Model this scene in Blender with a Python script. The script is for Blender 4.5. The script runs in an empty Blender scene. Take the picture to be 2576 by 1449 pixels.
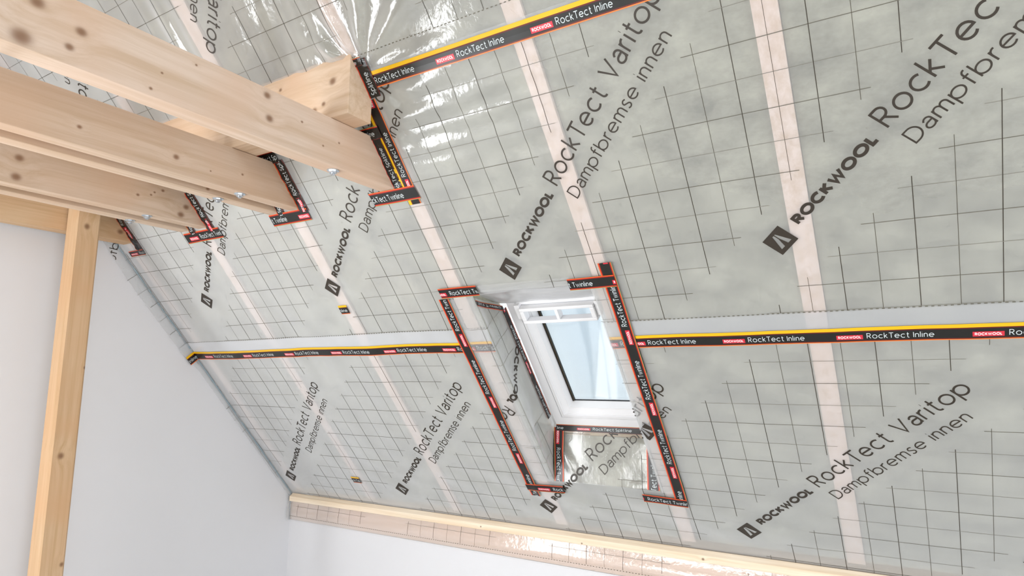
import bpy, bmesh, math, random
from mathutils import Vector, Matrix, noise

# ------------------------------------------------------------------ camera, world, lights, exposure
CX, CY, CZ = 3.8, 0.0, 1.65            # eye point: x from the gable wall, y from the middle of the attic, z from the floor
RW = ((0.84883266, 0.52861905, 0.00670938),
      (-0.07354407, 0.1306426, -0.98869802),
      (-0.52352114, 0.83874574, 0.1497705))
cam_data = bpy.data.cameras.new('camera')
cam_data.sensor_width = 36.0
cam_data.lens = 1617.1 / 2576.0 * 36.0
cam_data.clip_start = 0.02
cam = bpy.data.objects.new('camera', cam_data)
bpy.context.collection.objects.link(cam)
cam.matrix_world = Matrix(((RW[0][0], -RW[1][0], -RW[2][0], CX),
                           (RW[0][1], -RW[1][1], -RW[2][1], CY),
                           (RW[0][2], -RW[1][2], -RW[2][2], CZ),
                           (0, 0, 0, 1)))
bpy.context.scene.camera = cam

scn = bpy.context.scene
scn.view_settings.view_transform = 'Standard'
scn.view_settings.look = 'None'
scn.view_settings.gamma = 1.0
scn.view_settings.use_curve_mapping = False
scn.view_settings.exposure = -0.10

world = bpy.data.worlds.new('World')
scn.world = world
world.use_nodes = True
bg = world.node_tree.nodes['Background']
# overcast sky: brighter overhead than at the horizon, darker ground
_n, _l = world.node_tree.nodes, world.node_tree.links
_tc = _n.new('ShaderNodeTexCoord'); _sp = _n.new('ShaderNodeSeparateXYZ'); _cr = _n.new('ShaderNodeValToRGB')
_mr = _n.new('ShaderNodeMapRange'); _mr.inputs[1].default_value = -1; _mr.inputs[2].default_value = 1
_l.new(_tc.outputs['Generated'], _sp.inputs[0]); _l.new(_sp.outputs[2], _mr.inputs[0]); _l.new(_mr.outputs[0], _cr.inputs[0])
_cr.color_ramp.elements[0].position = 0.47; _cr.color_ramp.elements[0].color = (0.12, 0.117, 0.11, 1)
_cr.color_ramp.elements[1].position = 1.0; _cr.color_ramp.elements[1].color = (0.92, 0.96, 1.0, 1)
_e = _cr.color_ramp.elements.new(0.53); _e.color = (0.42, 0.46, 0.50, 1)
_l.new(_cr.outputs[0], bg.inputs[0])
bg.inputs[1].default_value = 2.95


def area(name, loc, direction, sx, sy, power, col=(1, 1, 1), up='Y'):
    l = bpy.data.lights.new(name, 'AREA')
    l.shape = 'RECTANGLE'
    l.size = sx
    l.size_y = sy
    l.energy = power
    l.color = col
    o = bpy.data.objects.new(name, l)
    o.location = loc
    o.rotation_euler = Vector(direction).to_track_quat('-Z', up).to_euler()
    bpy.context.collection.objects.link(o)
    return o


ROOM_X = 6.6        # right gable
# daylight through the two gable windows, and an added low fill
area('gable_window_daylight', (0.06, -0.85, 1.02), (1, 0.1, 0.06), 1.3, 1.55, 100, (0.96, 0.98, 1.0))
area('right_window_daylight', (ROOM_X - 0.06, -0.3, 1.0), (-1, 0.35, 0.06), 2.6, 1.5, 98, (0.97, 0.985, 1.0))
area('low_fill_light', (1.25, -2.98, 0.48), (0.0, 1, 0.12), 1.9, 0.62, 66, (0.97, 0.985, 1.0))  # added fill from low in front, brightens the knee wall and the sill film

# ------------------------------------------------------------------ roof frame
PITCH = math.radians(49.2576)
CP, SP = math.cos(PITCH), math.sin(PITCH)
X = Vector((1, 0, 0))
S = Vector((0, CP, -SP))               # down the slope, towards the eaves
N = Vector((0, SP, CP))                # outwards through the roof
O = Vector((CX, CY, CZ))
D = 1.905                              # distance of the film plane from the eye point
UG = -3.785                            # film folds on to the gable wall here
VB = 2.634                             # film folds down the wall plate here


def W(u, v, h=0.0):
    return O + X * u + S * v + N * (D + h)


def P3(x, y, z):
    return O + Vector((x, y, z))


# window opening in the film
WU0, WU1, WV0, WV1 = -1.565, -1.02, 1.135, 2.258


def sstep(a, b, x):
    t = max(0.0, min(1.0, (x - a) / (b - a)))
    return t * t * (3 - 2 * t)


def bump(x, c, w):
    t = (x - c) / w
    return math.exp(-t * t)


def H(u, v):
    """how far the film stands out into the room"""
    h = 0.0035 * noise.noise(Vector((u * 2.6, v * 2.2, 3.1)))
    left = sstep(-1.2, -2.8, u)
    h += 0.0042 * left * noise.noise(Vector((u * 5.0, v * 3.4, 7.7)))
    h += 0.0012 * noise.noise(Vector((u * 11.0, v * 9.0, 1.7)))
    # folds radiating from the cut round the purlin
    du, dv = u + 1.60, v - 0.17
    r = math.hypot(du, dv)
    if r < 1.6:
        ph = math.atan2(-dv, du)
        k = math.cos(ph * 10.5 + 1.7 * noise.noise(Vector((u * 1.5, v * 1.5, 0.3))))
        m = sstep(0.03, 0.14, r) * math.exp(-r / 0.42)
        if v > 0.24:
            m *= 0.35
        m *= 1 - .85 * bump(v, .21, .045)
        h += 0.019 * m * (0.5 + 0.5 * k) ** 1.6 * sstep(-1.95, -1.7, u)
    # long creases running along the slope above the purlin
    m = bump(u, -1.78, 0.20) * bump(v, -0.06, 0.26) if v < 0.16 else bump(u, -1.78, 0.20) * bump(0.16, -0.06, 0.26) * 0.3
    h += 0.015 * m * noise.noise(Vector((u * 17, v * 2.3, 5.5)))
    m = bump(u, -2.45, 0.09) * bump(v, -0.12, 0.2)
    h += 0.006 * m * math.cos((u + 2.45) * 60)
    # horizontal creases beside the first tie
    m = sstep(-1.62, -1.5, u) * sstep(-0.75, -1.2, u) * bump(v, 0.46, 0.20)
    h += 0.012 * m * noise.noise(Vector((u * 2.4 + v * 3, v * 19.0, 2.2)))
    # dented crinkles further right at the top
    m = bump(u, 0.12, 0.28) * bump(v, 0.66, 0.16)
    h += 0.0035 * m * noise.noise(Vector((u * 26, v * 26, 4.4)))
    # diagonal slack creases low on the slope
    m = bump(v, 2.38, 0.24) * sstep(-3.2, -2.6, u) * sstep(0.2, -0.8, u)
    h += 0.0048 * m * noise.noise(Vector(((u * 0.9 - v * 0.6) * 1.2, (v * 0.9 + u * -0.35) * 9.0, 8.8)))
    # overlap welt of the middle joint
    h += 0.0012 * bump(v, 1.37, 0.05)
    return max(-0.004, h)


def FM(u, v, off=0.0):
    """film map: sheet coordinates to space, with the folds at the gable and at the wall plate"""
    if v > VB:
        s = v - VB
        zz = 1.24333 - SP * VB
        yy = (D + 0) * SP + CP * VB - .011 * bump(s, .135, .05) * (1 - .5 * sstep(.16, .184, s))
        if u < UG:
            return P3(UG + 0.004, yy - 0.004 - off - (UG - u), zz - s)
        return P3(u, yy - 0.004 - off + 0.0015 * noise.noise(Vector((u * 3, s * 9, 0))), zz - s)
    if u < UG:
        e = UG - u
        b = 0.004 + 0.003 * noise.noise(Vector((v * 6, e * 20, 1.0)))
        p = W(UG, v, -min(e, 1.0))
        return p + X * (-0.008 + b * min(1, e / 0.02) + off + 0.008 * math.exp(-e / 0.012))
    f = sstep(UG, UG + 0.04, u) * sstep(VB, VB - 0.05, v)
    return W(u, v, -H(u, v) * f - off)


def flap_width(v):
    pts = [(-1.0, .055), (.5, .055), (.8, .077), (1.37, .064), (1.5, .042), (2.0, .036), (2.63, .030), (2.82, .03)]
    for (a, fa), (b, fb) in zip(pts, pts[1:]):
        if v <= b:
            return fa + (fb - fa) * (v - a) / (b - a)
    return .03


# ------------------------------------------------------------------ materials
def new_mat(name):
    m = bpy.data.materials.new(name)
    m.use_nodes = True
    nt = m.node_tree
    nt.nodes.clear()
    return m, nt, nt.nodes, nt.links


def plain(name, col, rough=0.5, metal=0.0, spec=0.5):
    m, nt, n, l = new_mat(name)
    out = n.new('ShaderNodeOutputMaterial')
    p = n.new('ShaderNodeBsdfPrincipled')
    p.inputs['Base Color'].default_value = (*col, 1)
    p.inputs['Roughness'].default_value = rough
    p.inputs['Metallic'].default_value = metal
    p.inputs['Specular IOR Level'].default_value = spec
    l.new(p.outputs[0], out.inputs[0])
    return m


def both_sides_fresnel(n, l, ior):
    """thin sheet: the same reflectance from either side"""
    ge = n.new('ShaderNodeNewGeometry')
    mr = n.new('ShaderNodeMapRange')
    mr.inputs[3].default_value = ior; mr.inputs[4].default_value = 1 / ior
    l.new(ge.outputs['Backfacing'], mr.inputs[0])
    fr = n.new('ShaderNodeFresnel'); l.new(mr.outputs[0], fr.inputs[0])
    return fr.outputs[0]


def film_mat(name, col=(0.86, 0.88, 0.90), dens=0.31, rough=0.085, crinkle=0.22):
    m, nt, n, l = new_mat(name)
    out = n.new('ShaderNodeOutputMaterial')
    tc = n.new('ShaderNodeTexCoord')
    nz = n.new('ShaderNodeTexNoise'); nz.inputs['Scale'].default_value = 55; nz.inputs['Detail'].default_value = 4
    n2 = n.new('ShaderNodeTexNoise'); n2.inputs['Scale'].default_value = 9; n2.inputs['Detail'].default_value = 3
    mx = n.new('ShaderNodeMath'); mx.operation = 'MULTIPLY_ADD'; mx.inputs[1].default_value = 3.0
    l.new(tc.outputs['Object'], nz.inputs[0]); l.new(tc.outputs['Object'], n2.inputs[0])
    l.new(n2.outputs[0], mx.inputs[0]); l.new(nz.outputs[0], mx.inputs[2])
    bp = n.new('ShaderNodeBump'); bp.inputs['Strength'].default_value = crinkle; bp.inputs['Distance'].default_value = 0.004
    l.new(mx.outputs[0], bp.inputs['Height'])
    tr = n.new('ShaderNodeBsdfTransparent'); tr.inputs[0].default_value = (0.985, 0.985, 0.97, 1)
    df = n.new('ShaderNodeBsdfDiffuse'); df.inputs[0].default_value = (*col, 1)
    tl = n.new('ShaderNodeBsdfTranslucent'); tl.inputs[0].default_value = (*col, 1)
    dd = n.new('ShaderNodeMixShader'); dd.inputs[0].default_value = 0.25
    l.new(df.outputs[0], dd.inputs[1]); l.new(tl.outputs[0], dd.inputs[2])
    # a cloudy film hides more of what lies behind it the flatter one looks through it
    lw = n.new('ShaderNodeLayerWeight'); lw.inputs[0].default_value = 0.5

    def mth(op, x, y):
        q = n.new('ShaderNodeMath'); q.operation = op
        for i, t in enumerate((x, y)):
            if isinstance(t, (int, float)): q.inputs[i].default_value = t
            else: l.new(t, q.inputs[i])
        return q.outputs[0]
    cosv = mth('MAXIMUM', mth('SUBTRACT', 1.0, lw.outputs['Facing']), 0.2)
    dn = mth('SUBTRACT', 1.0, mth('POWER', 1.0 - dens, mth('MULTIPLY', 0.72, mth('POWER', cosv, -2.05))))
    a = n.new('ShaderNodeMixShader'); l.new(dn, a.inputs[0])
    l.new(tr.outputs[0], a.inputs[1]); l.new(dd.outputs[0], a.inputs[2])
    gl = n.new('ShaderNodeBsdfGlossy'); gl.inputs['Roughness'].default_value = rough
    l.new(bp.outputs[0], gl.inputs['Normal'])
    fr = both_sides_fresnel(n, l, 1.68)
    b = n.new('ShaderNodeMixShader')
    l.new(fr, b.inputs[0]); l.new(a.outputs[0], b.inputs[1]); l.new(gl.outputs[0], b.inputs[2])
    l.new(b.outputs[0], out.inputs[0])
    return m


def noisy(name, c1, c2, scale=(8, 8, 8), nscale=1.0, rough=0.8, detail=5, bumpd=0.0, rot=(0, 0, 0)):
    m, nt, n, l = new_mat(name)
    out = n.new('ShaderNodeOutputMaterial')
    p = n.new('ShaderNodeBsdfPrincipled'); p.inputs['Roughness'].default_value = rough
    p.inputs['Specular IOR Level'].default_value = 0.2
    tc = n.new('ShaderNodeTexCoord'); mp = n.new('ShaderNodeMapping')
    mp.vector_type = 'POINT'
    mp.inputs['Rotation'].default_value = rot
    mp.inputs['Scale'].default_value = scale
    nz = n.new('ShaderNodeTexNoise'); nz.inputs['Scale'].default_value = nscale; nz.inputs['Detail'].default_value = detail
    nz.inputs['Roughness'].default_value = 0.65
    cr = n.new('ShaderNodeValToRGB')
    cr.color_ramp.elements[0].position = 0.3; cr.color_ramp.elements[0].color = (*c1, 1)
    cr.color_ramp.elements[1].position = 0.7; cr.color_ramp.elements[1].color = (*c2, 1)
    l.new(tc.outputs['Object'], mp.inputs[0]); l.new(mp.outputs[0], nz.inputs[0]); l.new(nz.outputs[0], cr.inputs[0])
    l.new(cr.outputs[0], p.inputs['Base Color'])
    if bumpd:
        bp = n.new('ShaderNodeBump'); bp.inputs['Strength'].default_value = 0.5; bp.inputs['Distance'].default_value = bumpd
        l.new(nz.outputs[0], bp.inputs['Height']); l.new(bp.outputs[0], p.inputs['Normal'])
    l.new(p.outputs[0], out.inputs[0])
    return m


def wood_mat(name, base, axis=1, knots=(), plane=(1, 2), vary=1.0, seed=0.0, rough=0.6):
    """pale spruce: grain along `axis`; knots = (a, b, radius) in the two axes of `plane`"""
    m, nt, n, l = new_mat(name)
    out = n.new('ShaderNodeOutputMaterial')
    p = n.new('ShaderNodeBsdfPrincipled'); p.inputs['Roughness'].default_value = rough
    p.inputs['Specular IOR Level'].default_value = 0.25
    tc = n.new('ShaderNodeTexCoord')
    sep = n.new('ShaderNodeSeparateXYZ'); l.new(tc.outputs['Object'], sep.inputs[0])

    def mth(op, a, b=None, c=None, clamp=False):
        q = n.new('ShaderNodeMath'); q.operation = op; q.use_clamp = clamp
        for i, s in enumerate((a, b, c)):
            if s is None:
                continue
            if isinstance(s, (int, float)):
                q.inputs[i].default_value = s
            else:
                l.new(s, q.inputs[i])
        return q.outputs[0]
    dark = None
    warp = None
    ax = [sep.outputs[0], sep.outputs[1], sep.outputs[2]]
    for (a, b, r) in knots:
        along, across = plane
        r = r * .9
        ka, kb = (0.85, 1.0) if along == axis else (1.0, 0.85)
        dx = mth('MULTIPLY', mth('SUBTRACT', ax[plane[0]], a), ka / r)
        dy = mth('MULTIPLY', mth('SUBTRACT', ax[plane[1]], b), kb / r)
        d2 = mth('ADD', mth('MULTIPLY', dx, dx), mth('MULTIPLY', dy, dy))
        k = mth('POWER', 2.718, mth('MULTIPLY', mth('POWER', d2, 1.5), -2.0))
        dark = k if dark is None else mth('MAXIMUM', dark, k)
        wv = mth('POWER', 2.718, mth('MULTIPLY', d2, -0.12))
        wv = mth('MULTIPLY', wv, r * 1.1)
        warp = wv if warp is None else mth('ADD', warp, wv)
    sc = [16.0, 16.0, 16.0]; sc[axis] = 0.55
    cmb = n.new('ShaderNodeCombineXYZ')
    for i in range(3):
        s = ax[i]
        if warp is not None and i != axis:
            s = mth('ADD', s, warp)
        l.new(mth('MULTIPLY_ADD', s, sc[i], seed * (i + 1)), cmb.inputs[i])
    nz = n.new('ShaderNodeTexNoise'); nz.inputs['Scale'].default_value = 2.6; nz.inputs['Detail'].default_value = 6
    nz.inputs['Roughness'].default_value = 0.6; nz.inputs['Distortion'].default_value = 0.25
    l.new(cmb.outputs[0], nz.inputs[0])
    big = n.new('ShaderNodeTexNoise'); big.inputs['Scale'].default_value = 3.2; big.inputs['Detail'].default_value = 2
    l.new(tc.outputs['Object'], big.inputs[0])
    cr = n.new('ShaderNodeValToRGB')
    lo = tuple(c * f for c, f in zip(base, (0.86, 0.80, 0.72)))
    hi = tuple(min(1, c * f) for c, f in zip(base, (1.06, 1.07, 1.1)))
    cr.color_ramp.elements[0].position = 0.32; cr.color_ramp.elements[0].color = (*lo, 1)
    cr.color_ramp.elements[1].position = 0.62; cr.color_ramp.elements[1].color = (*hi, 1)
    l.new(nz.outputs[0], cr.inputs[0])
    mix = n.new('ShaderNodeMix'); mix.data_type = 'RGBA'
    mix.inputs[7].default_value = (base[0] * 1.0, base[1] * 0.88, base[2] * 0.80, 1)
    l.new(cr.outputs[0], mix.inputs[6])
    l.new(mth('MULTIPLY', mth('SUBTRACT', big.outputs[0], 0.42, clamp=True), 2.4 * vary, clamp=True), mix.inputs[0])
    col = mix.outputs[2]
    if dark is not None:
        mk = n.new('ShaderNodeMix'); mk.data_type = 'RGBA'
        mk.inputs[7].default_value = (0.20, 0.095, 0.045, 1)
        l.new(col, mk.inputs[6]); l.new(mth('MULTIPLY', dark, 0.85), mk.inputs[0])
        col = mk.outputs[2]
    l.new(col, p.inputs['Base Color'])
    bp = n.new('ShaderNodeBump'); bp.inputs['Strength'].default_value = 0.25; bp.inputs['Distance'].default_value = 0.001
    l.new(nz.outputs[0], bp.inputs['Height']); l.new(bp.outputs[0], p.inputs['Normal'])
    l.new(p.outputs[0], out.inputs[0])
    return m


M_FILM = film_mat('vapour_film')
M_BAND = film_mat('vapour_film_unprinted_edge', col=(0.86, 0.88, 0.92), dens=0.45, rough=0.1, crinkle=0.22)
M_FILM2 = film_mat('vapour_film_lining', col=(0.85, 0.86, 0.88), dens=0.22, rough=0.13, crinkle=0.10)
M_INK = plain('film_print_dark', (0.035, 0.026, 0.018), 0.45)
M_INKT = plain('film_print_thin', (0.13, 0.115, 0.09), 0.5)
M_INKT2 = plain('film_print_soft', (0.13, 0.12, 0.095), 0.5)
M_INKT3 = plain('film_print_fine', (0.06, 0.05, 0.035), 0.5)
M_INKG2 = plain('film_print_pale', (0.21, 0.20, 0.17), 0.5)
M_INKG = plain('film_print_grey', (0.30, 0.29, 0.26), 0.5)
M_BLACK = plain('tape_black', (0.012, 0.012, 0.011), 0.30)
M_RED = plain('tape_red', (0.62, 0.035, 0.012), 0.32)
M_DKRED = plain('tape_dark_red', (0.13, 0.010, 0.008), 0.32)
M_ORANGE = plain('tape_orange', (0.93, 0.22, 0.03), 0.32)
M_YELLOW = plain('tape_yellow', (0.90, 0.52, 0.008), 0.32)
M_GREEN = plain('tape_green_edge', (0.30, 0.38, 0.10), 0.4)
M_SILVER = plain('tape_lettering', (0.66, 0.72, 0.74), 0.4)
M_LABEL = plain('tape_label_red', (0.70, 0.030, 0.055), 0.35)
M_LABW = plain('tape_label_lettering', (0.95, 0.72, 0.74), 0.4)
M_WALL = noisy('white_plaster', (0.795, 0.80, 0.825), (0.805, 0.81, 0.835), (2, 2, 2), 2.0, 0.9)
M_WOOL = noisy('mineral_wool', (0.21, 0.206, 0.16), (0.52, 0.515, 0.425), (3.2, 4.5, 4.5), 2.0, 0.95, 10, 0.004, (math.radians(0), 0, 0))
M_LINING = noisy('opposite_slope_lining', (0.30, 0.25, 0.20), (0.38, 0.32, 0.26), (2, 2, 2), 2.0, 0.8)
M_FLOOR = noisy('floor_boards', (0.56, 0.555, 0.54), (0.64, 0.63, 0.61), (1, 8, 1), 2.0, 0.6)
M_DECK = noisy('roof_boarding', (0.55, 0.42, 0.28), (0.66, 0.52, 0.36), (1, 8, 8), 2.0, 0.7)
M_WHITE = plain('white_frame', (0.92, 0.92, 0.94), 0.35)
M_DARKSEAL = plain('black_gasket', (0.012, 0.012, 0.012), 0.5)
M_BRASS = plain('bronze_spacer', (0.55, 0.36, 0.14), 0.35, 0.6)
M_STEEL = plain('galvanised_steel', (0.60, 0.66, 0.72), 0.28, 0.9)
M_SEAL = plain('blue_grey_sealant', (0.27, 0.34, 0.38), 0.22)

mg, nt_, n_, l_ = new_mat('window_glass')
o_ = n_.new('ShaderNodeOutputMaterial'); t_ = n_.new('ShaderNodeBsdfTransparent'); g_ = n_.new('ShaderNodeBsdfGlossy')
g_.inputs['Roughness'].default_value = 0.02; 
x_ = n_.new('ShaderNodeMixShader'); t_.inputs[0].default_value = (0.95, 0.965, 0.97, 1)
l_.new(both_sides_fresnel(n_, l_, 1.45), x_.inputs[0]); l_.new(t_.outputs[0], x_.inputs[1]); l_.new(g_.outputs[0], x_.inputs[2]); l_.new(x_.outputs[0], o_.inputs[0])
M_GLASS = mg

mg, nt_, n_, l_ = new_mat('pale_blue_fleece')
o_ = n_.new('ShaderNodeOutputMaterial'); a_ = n_.new('ShaderNodeBsdfTranslucent'); b_ = n_.new('ShaderNodeBsdfDiffuse')
a_.inputs[0].default_value = (0.88, 0.925, 0.96, 1); b_.inputs[0].default_value = (0.84, 0.89, 0.92, 1)
x_ = n_.new('ShaderNodeMixShader'); x_.inputs[0].default_value = 0.35
l_.new(a_.outputs[0], x_.inputs[1]); l_.new(b_.outputs[0], x_.inputs[2]); l_.new(x_.outputs[0], o_.inputs[0])
M_FLEECE = mg


# ------------------------------------------------------------------ mesh helpers
class MB:
    def __init__(self):
        self.v = []; self.f = []; self.m = []; self.mats = []

    def mi(self, mat):
        if mat not in self.mats:
            self.mats.append(mat)
        return self.mats.index(mat)

    def quad(self, pts, mat):
        i = len(self.v); self.v.extend([tuple(p) for p in pts]); self.f.append(tuple(range(i, i + len(pts)))); self.m.append(self.mi(mat))

    def grid(self, rows, mat, skip=None):
        """rows: list of lists of points, shared vertices"""
        i0 = len(self.v); nr, nc = len(rows), len(rows[0]); k = self.mi(mat)
        for r in rows:
            self.v.extend([tuple(p) for p in r])
        for a in range(nr - 1):
            for b in range(nc - 1):
                if skip and skip(a, b):
                    continue
                j = i0 + a * nc + b
                self.f.append((j, j + 1, j + nc + 1, j + nc)); self.m.append(k)

    def box(self, x0, x1, y0, y1, z0, z1, mat, fn=None):
        fn = fn or (lambda a, b, c: (a, b, c))
        i = len(self.v)
        for z in (z0, z1):
            for (x, y) in ((x0, y0), (x1, y0), (x1, y1), (x0, y1)):
                self.v.append(tuple(fn(x, y, z)))
        for f in ((3, 2, 1, 0), (4, 5, 6, 7), (0, 1, 5, 4), (1, 2, 6, 5), (2, 3, 7, 6), (3, 0, 4, 7)):
            self.f.append(tuple(i + q for q in f)); self.m.append(self.mi(mat))

    def prism(self, poly, x0, x1, mat, n=1):
        """polygon of (y, z) swept along x, cam-relative coordinates"""
        i = len(self.v); c = len(poly)
        for k in range(n + 1):
            x = x0 + (x1 - x0) * k / n
            for (y, z) in poly:
                self.v.append(tuple(P3(x, y, z)))
        mi = self.mi(mat)
        for k in range(n):
            for j in range(c):
                a = i + k * c + j; b = i + k * c + (j + 1) % c
                self.f.append((a, b, b + c, a + c)); self.m.append(mi)
        self.f.append(tuple(i + j for j in range(c))[::-1]); self.m.append(mi)
        self.f.append(tuple(i + n * c + j for j in range(c))); self.m.append(mi)

    def build(self, name, parent=None, smooth=False, bevel=0.0, fix=True, **tags):
        me = bpy.data.meshes.new(name)
        me.from_pydata(self.v, [], self.f)
        for mt in self.mats:
            me.materials.append(mt)
        me.polygons.foreach_set('material_index', self.m)
        if fix:
            b = bmesh.new(); b.from_mesh(me); bmesh.ops.recalc_face_normals(b, faces=b.faces); b.to_mesh(me); b.free()
        if smooth:
            me.polygons.foreach_set('use_smooth', [True] * len(me.polygons))
        me.update()
        o = bpy.data.objects.new(name, me)
        bpy.context.collection.objects.link(o)
        if parent:
            o.parent = parent
        if bevel:
            md = o.modifiers.new('bevel', 'BEVEL'); md.width = bevel; md.segments = 1 if bevel > .008 else 2; md.limit_method = 'ANGLE'
        tag(o, **tags)
        return o


def tag(o, label=None, cat=None, group=None, kind=None):
    if label: o['label'] = label
    if cat: o['category'] = cat
    if group: o['group'] = group
    if kind: o['kind'] = kind
    return o


def empty(name, loc, **tags):
    o = bpy.data.objects.new(name, None)
    o.location = loc
    bpy.context.collection.objects.link(o)
    tag(o, **tags)
    return o


def adopt(child, root):
    child.parent = root
    child.matrix_parent_inverse = Matrix.Translation(root.location).inverted()


# ------------------------------------------------------------------ lettering: monoline stroke glyphs, cap height 1
def arc(cx, cy, rx, ry, a0, a1, n=14):
    return [(cx + rx * math.cos(math.radians(a0 + (a1 - a0) * i / n)), cy + ry * math.sin(math.radians(a0 + (a1 - a0) * i / n))) for i in range(n + 1)]


XH = 0.70
G = {
    'R': ([[(0, 0), (0, 1), (.28, 1)] + arc(.28, .74, .27, .26, 90, -90, 10) + [(0, .48)], [(.26, .48), (.58, 0)]], .60),
    'O': ([arc(.48, .5, .48, .5, 0, 360, 26)], .96),
    'C': ([arc(.48, .5, .48, .5, 48, 312, 20)], .82),
    'K': ([[(0, 0), (0, 1)], [(.56, 1), (.06, .52)], [(.14, .56), (.60, 0)]], .60),
    'W': ([[(0, 1), (.28, 0), (.55, .85), (.82, 0), (1.10, 1)]], 1.10),
    'L': ([[(0, 1), (0, 0), (.44, 0)]], .44),
    'T': ([[(0, 1), (.68, 1)], [(.34, 1), (.34, 0)]], .68),
    'V': ([[(0, 1), (.38, 0), (.76, 1)]], .76),
    'D': ([[(.26, 1), (0, 1), (0, 0), (.26, 0)] + arc(.26, .5, .46, .5, -90, 90, 16)], .72),
    'I': ([[(0, 0), (0, 1)]], 0.0),
    'S': ([arc(.27, .76, .24, .24, 40, 200, 9) + [(.12, .60), (.42, .44)] + arc(.27, .25, .25, .25, 30, -150, 10)], .54),
    'o': ([arc(.35, .35, .35, .35, 0, 360, 22)], .70),
    'c': ([arc(.35, .35, .35, .35, 50, 310, 16)], .60),
    'k': ([[(0, 0), (0, 1.06)], [(.42, .70), (.02, .31)], [(.12, .40), (.46, 0)]], .46),
    'e': ([[(.01, .36), (.68, .36)] + arc(.345, .35, .335, .35, 2, 312, 18)], .68),
    't': ([[(.14, .98), (.14, .20)] + arc(.31, .18, .17, .18, 180, 290, 7), [(0, .70), (.34, .70)]], .36),
    'a': ([[(.50, 0), (.50, .44)] + arc(.28, .46, .22, .24, 0, 155, 9), [(.50, .40), (.28, .40)] + arc(.22, .20, .22, .20, 90, 270, 10) + arc(.26, .24, .24, .24, -90, -10, 5)], .50),
    'r': ([[(0, 0), (0, .70)], [(0, .40)] + arc(.24, .42, .24, .28, 175, 78, 7)], .27),
    'i': ([[(0, 0), (0, .70)], [(-.012, .95), (.012, .95)]], 0.0),
    'p': ([[(0, .70), (0, -.32)], arc(.35, .35, .35, .35, 180, 540, 22)], .70),
    'm': ([[(0, 0), (0, .70)], [(0, .40)] + arc(.21, .47, .21, .23, 165, 0, 9) + [(.42, 0)], [(.42, .40)] + arc(.63, .47, .21, .23, 165, 0, 9) + [(.84, 0)]], .84),
    'f': ([[(.12, 0), (.12, .82)] + arc(.30, .84, .18, .20, 180, 80, 6), [(0, .70), (.32, .70)]], .32),
    'b': ([[(0, 0), (0, 1.06)], arc(.35, .35, .35, .35, 180, 540, 22)], .70),
    's': ([arc(.21, .52, .18, .18, 35, 200, 8) + [(.10, .42), (.32, .29)] + arc(.20, .17, .18, .17, 30, -150, 8)], .40),
    'n': ([[(0, 0), (0, .70)], [(0, .38)] + arc(.24, .44, .24, .26, 168, 0, 9) + [(.48, 0)]], .48),
    'l': ([[(0, 0), (0, 1.06)]], 0.0),
    'w': ([[(0, .70), (.21, 0), (.42, .66), (.63, 0), (.84, .70)]], .84),
    '®': ([arc(.13, .87, .13, .13, 0, 360, 14), [(.09, .80), (.09, .94), (.16, .92), (.10, .87), (.17, .80)]], .26),
}


def layout(text, w, gap, space=.42):
    """list of strokes (polylines in cap-height units) and total length; w = stroke weight"""
    x = w / 2; out = []
    k = 1 - w
    for ch in text:
        if ch == ' ':
            x += space; continue
        st, adv = G[ch]
        g = gap * (0.6 if ch == 'T' else 1.0)
        for s in st:
            ww = w * 0.35 if ch == '®' else w
            out.append(([(x + a, w / 2 + b * k) for (a, b) in s], ww if not (ch == 'i' and len(s) == 2 and s[0][1] > .9) else w * 1.35))
        if ch == 'i' and w < .2:
            pass
        x += adv + w + g
    return out, x - gap - w / 2


def ribbons(strokes, fmap, seg=0.02):
    """turn strokes into quads; fmap maps a text point to sheet coordinates (metres). yields (quad in sheet coords)"""
    quads = []
    for pts, w in strokes:
        q = []
        for p in pts:
            if not q or math.hypot(p[0] - q[-1][0], p[1] - q[-1][1]) > 1e-5:
                q.append(p)
        pts = q
        closed = len(pts) > 3 and math.hypot(pts[0][0] - pts[-1][0], pts[0][1] - pts[-1][1]) < 1e-4
        n = len(pts)
        L = []; Rr = []
        for i in range(n):
            if closed:
                a = pts[(i - 1) % (n - 1)] if i > 0 else pts[n - 2]
                b = pts[i]; c = pts[(i + 1) % (n - 1)] if i < n - 1 else pts[1]
            else:
                b = pts[i]; a = pts[i - 1] if i > 0 else None; c = pts[i + 1] if i < n - 1 else None
            ds = []
            for (s, e) in ((a, b), (b, c)):
                if s is None or e is None: continue
                d = (e[0] - s[0], e[1] - s[1]); m = math.hypot(*d) or 1
                ds.append((d[0] / m, d[1] / m))
            nx = -sum(d[1] for d in ds) / len(ds); ny = sum(d[0] for d in ds) / len(ds)
            m2 = nx * nx + ny * ny
            m2 = max(m2, 0.22)
            nx, ny = nx / m2, ny / m2
            L.append((b[0] + nx * w / 2, b[1] + ny * w / 2)); Rr.append((b[0] - nx * w / 2, b[1] - ny * w / 2))
        for i in range(n - 1):
            A, B, C, E = fmap(*L[i]), fmap(*L[i + 1]), fmap(*Rr[i + 1]), fmap(*Rr[i])
            ln = max(math.hypot(A[0] - B[0], A[1] - B[1]), math.hypot(C[0] - E[0], C[1] - E[1]))
            k = max(1, int(math.ceil(ln / seg)))
            for j in range(k):
                t0, t1 = j / k, (j + 1) / k
                lerp = lambda p, q, t: (p[0] + (q[0] - p[0]) * t, p[1] + (q[1] - p[1]) * t)
                quads.append((lerp(A, B, t0), lerp(A, B, t1), lerp(E, C, t1), lerp(E, C, t0)))
    return quads


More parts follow.
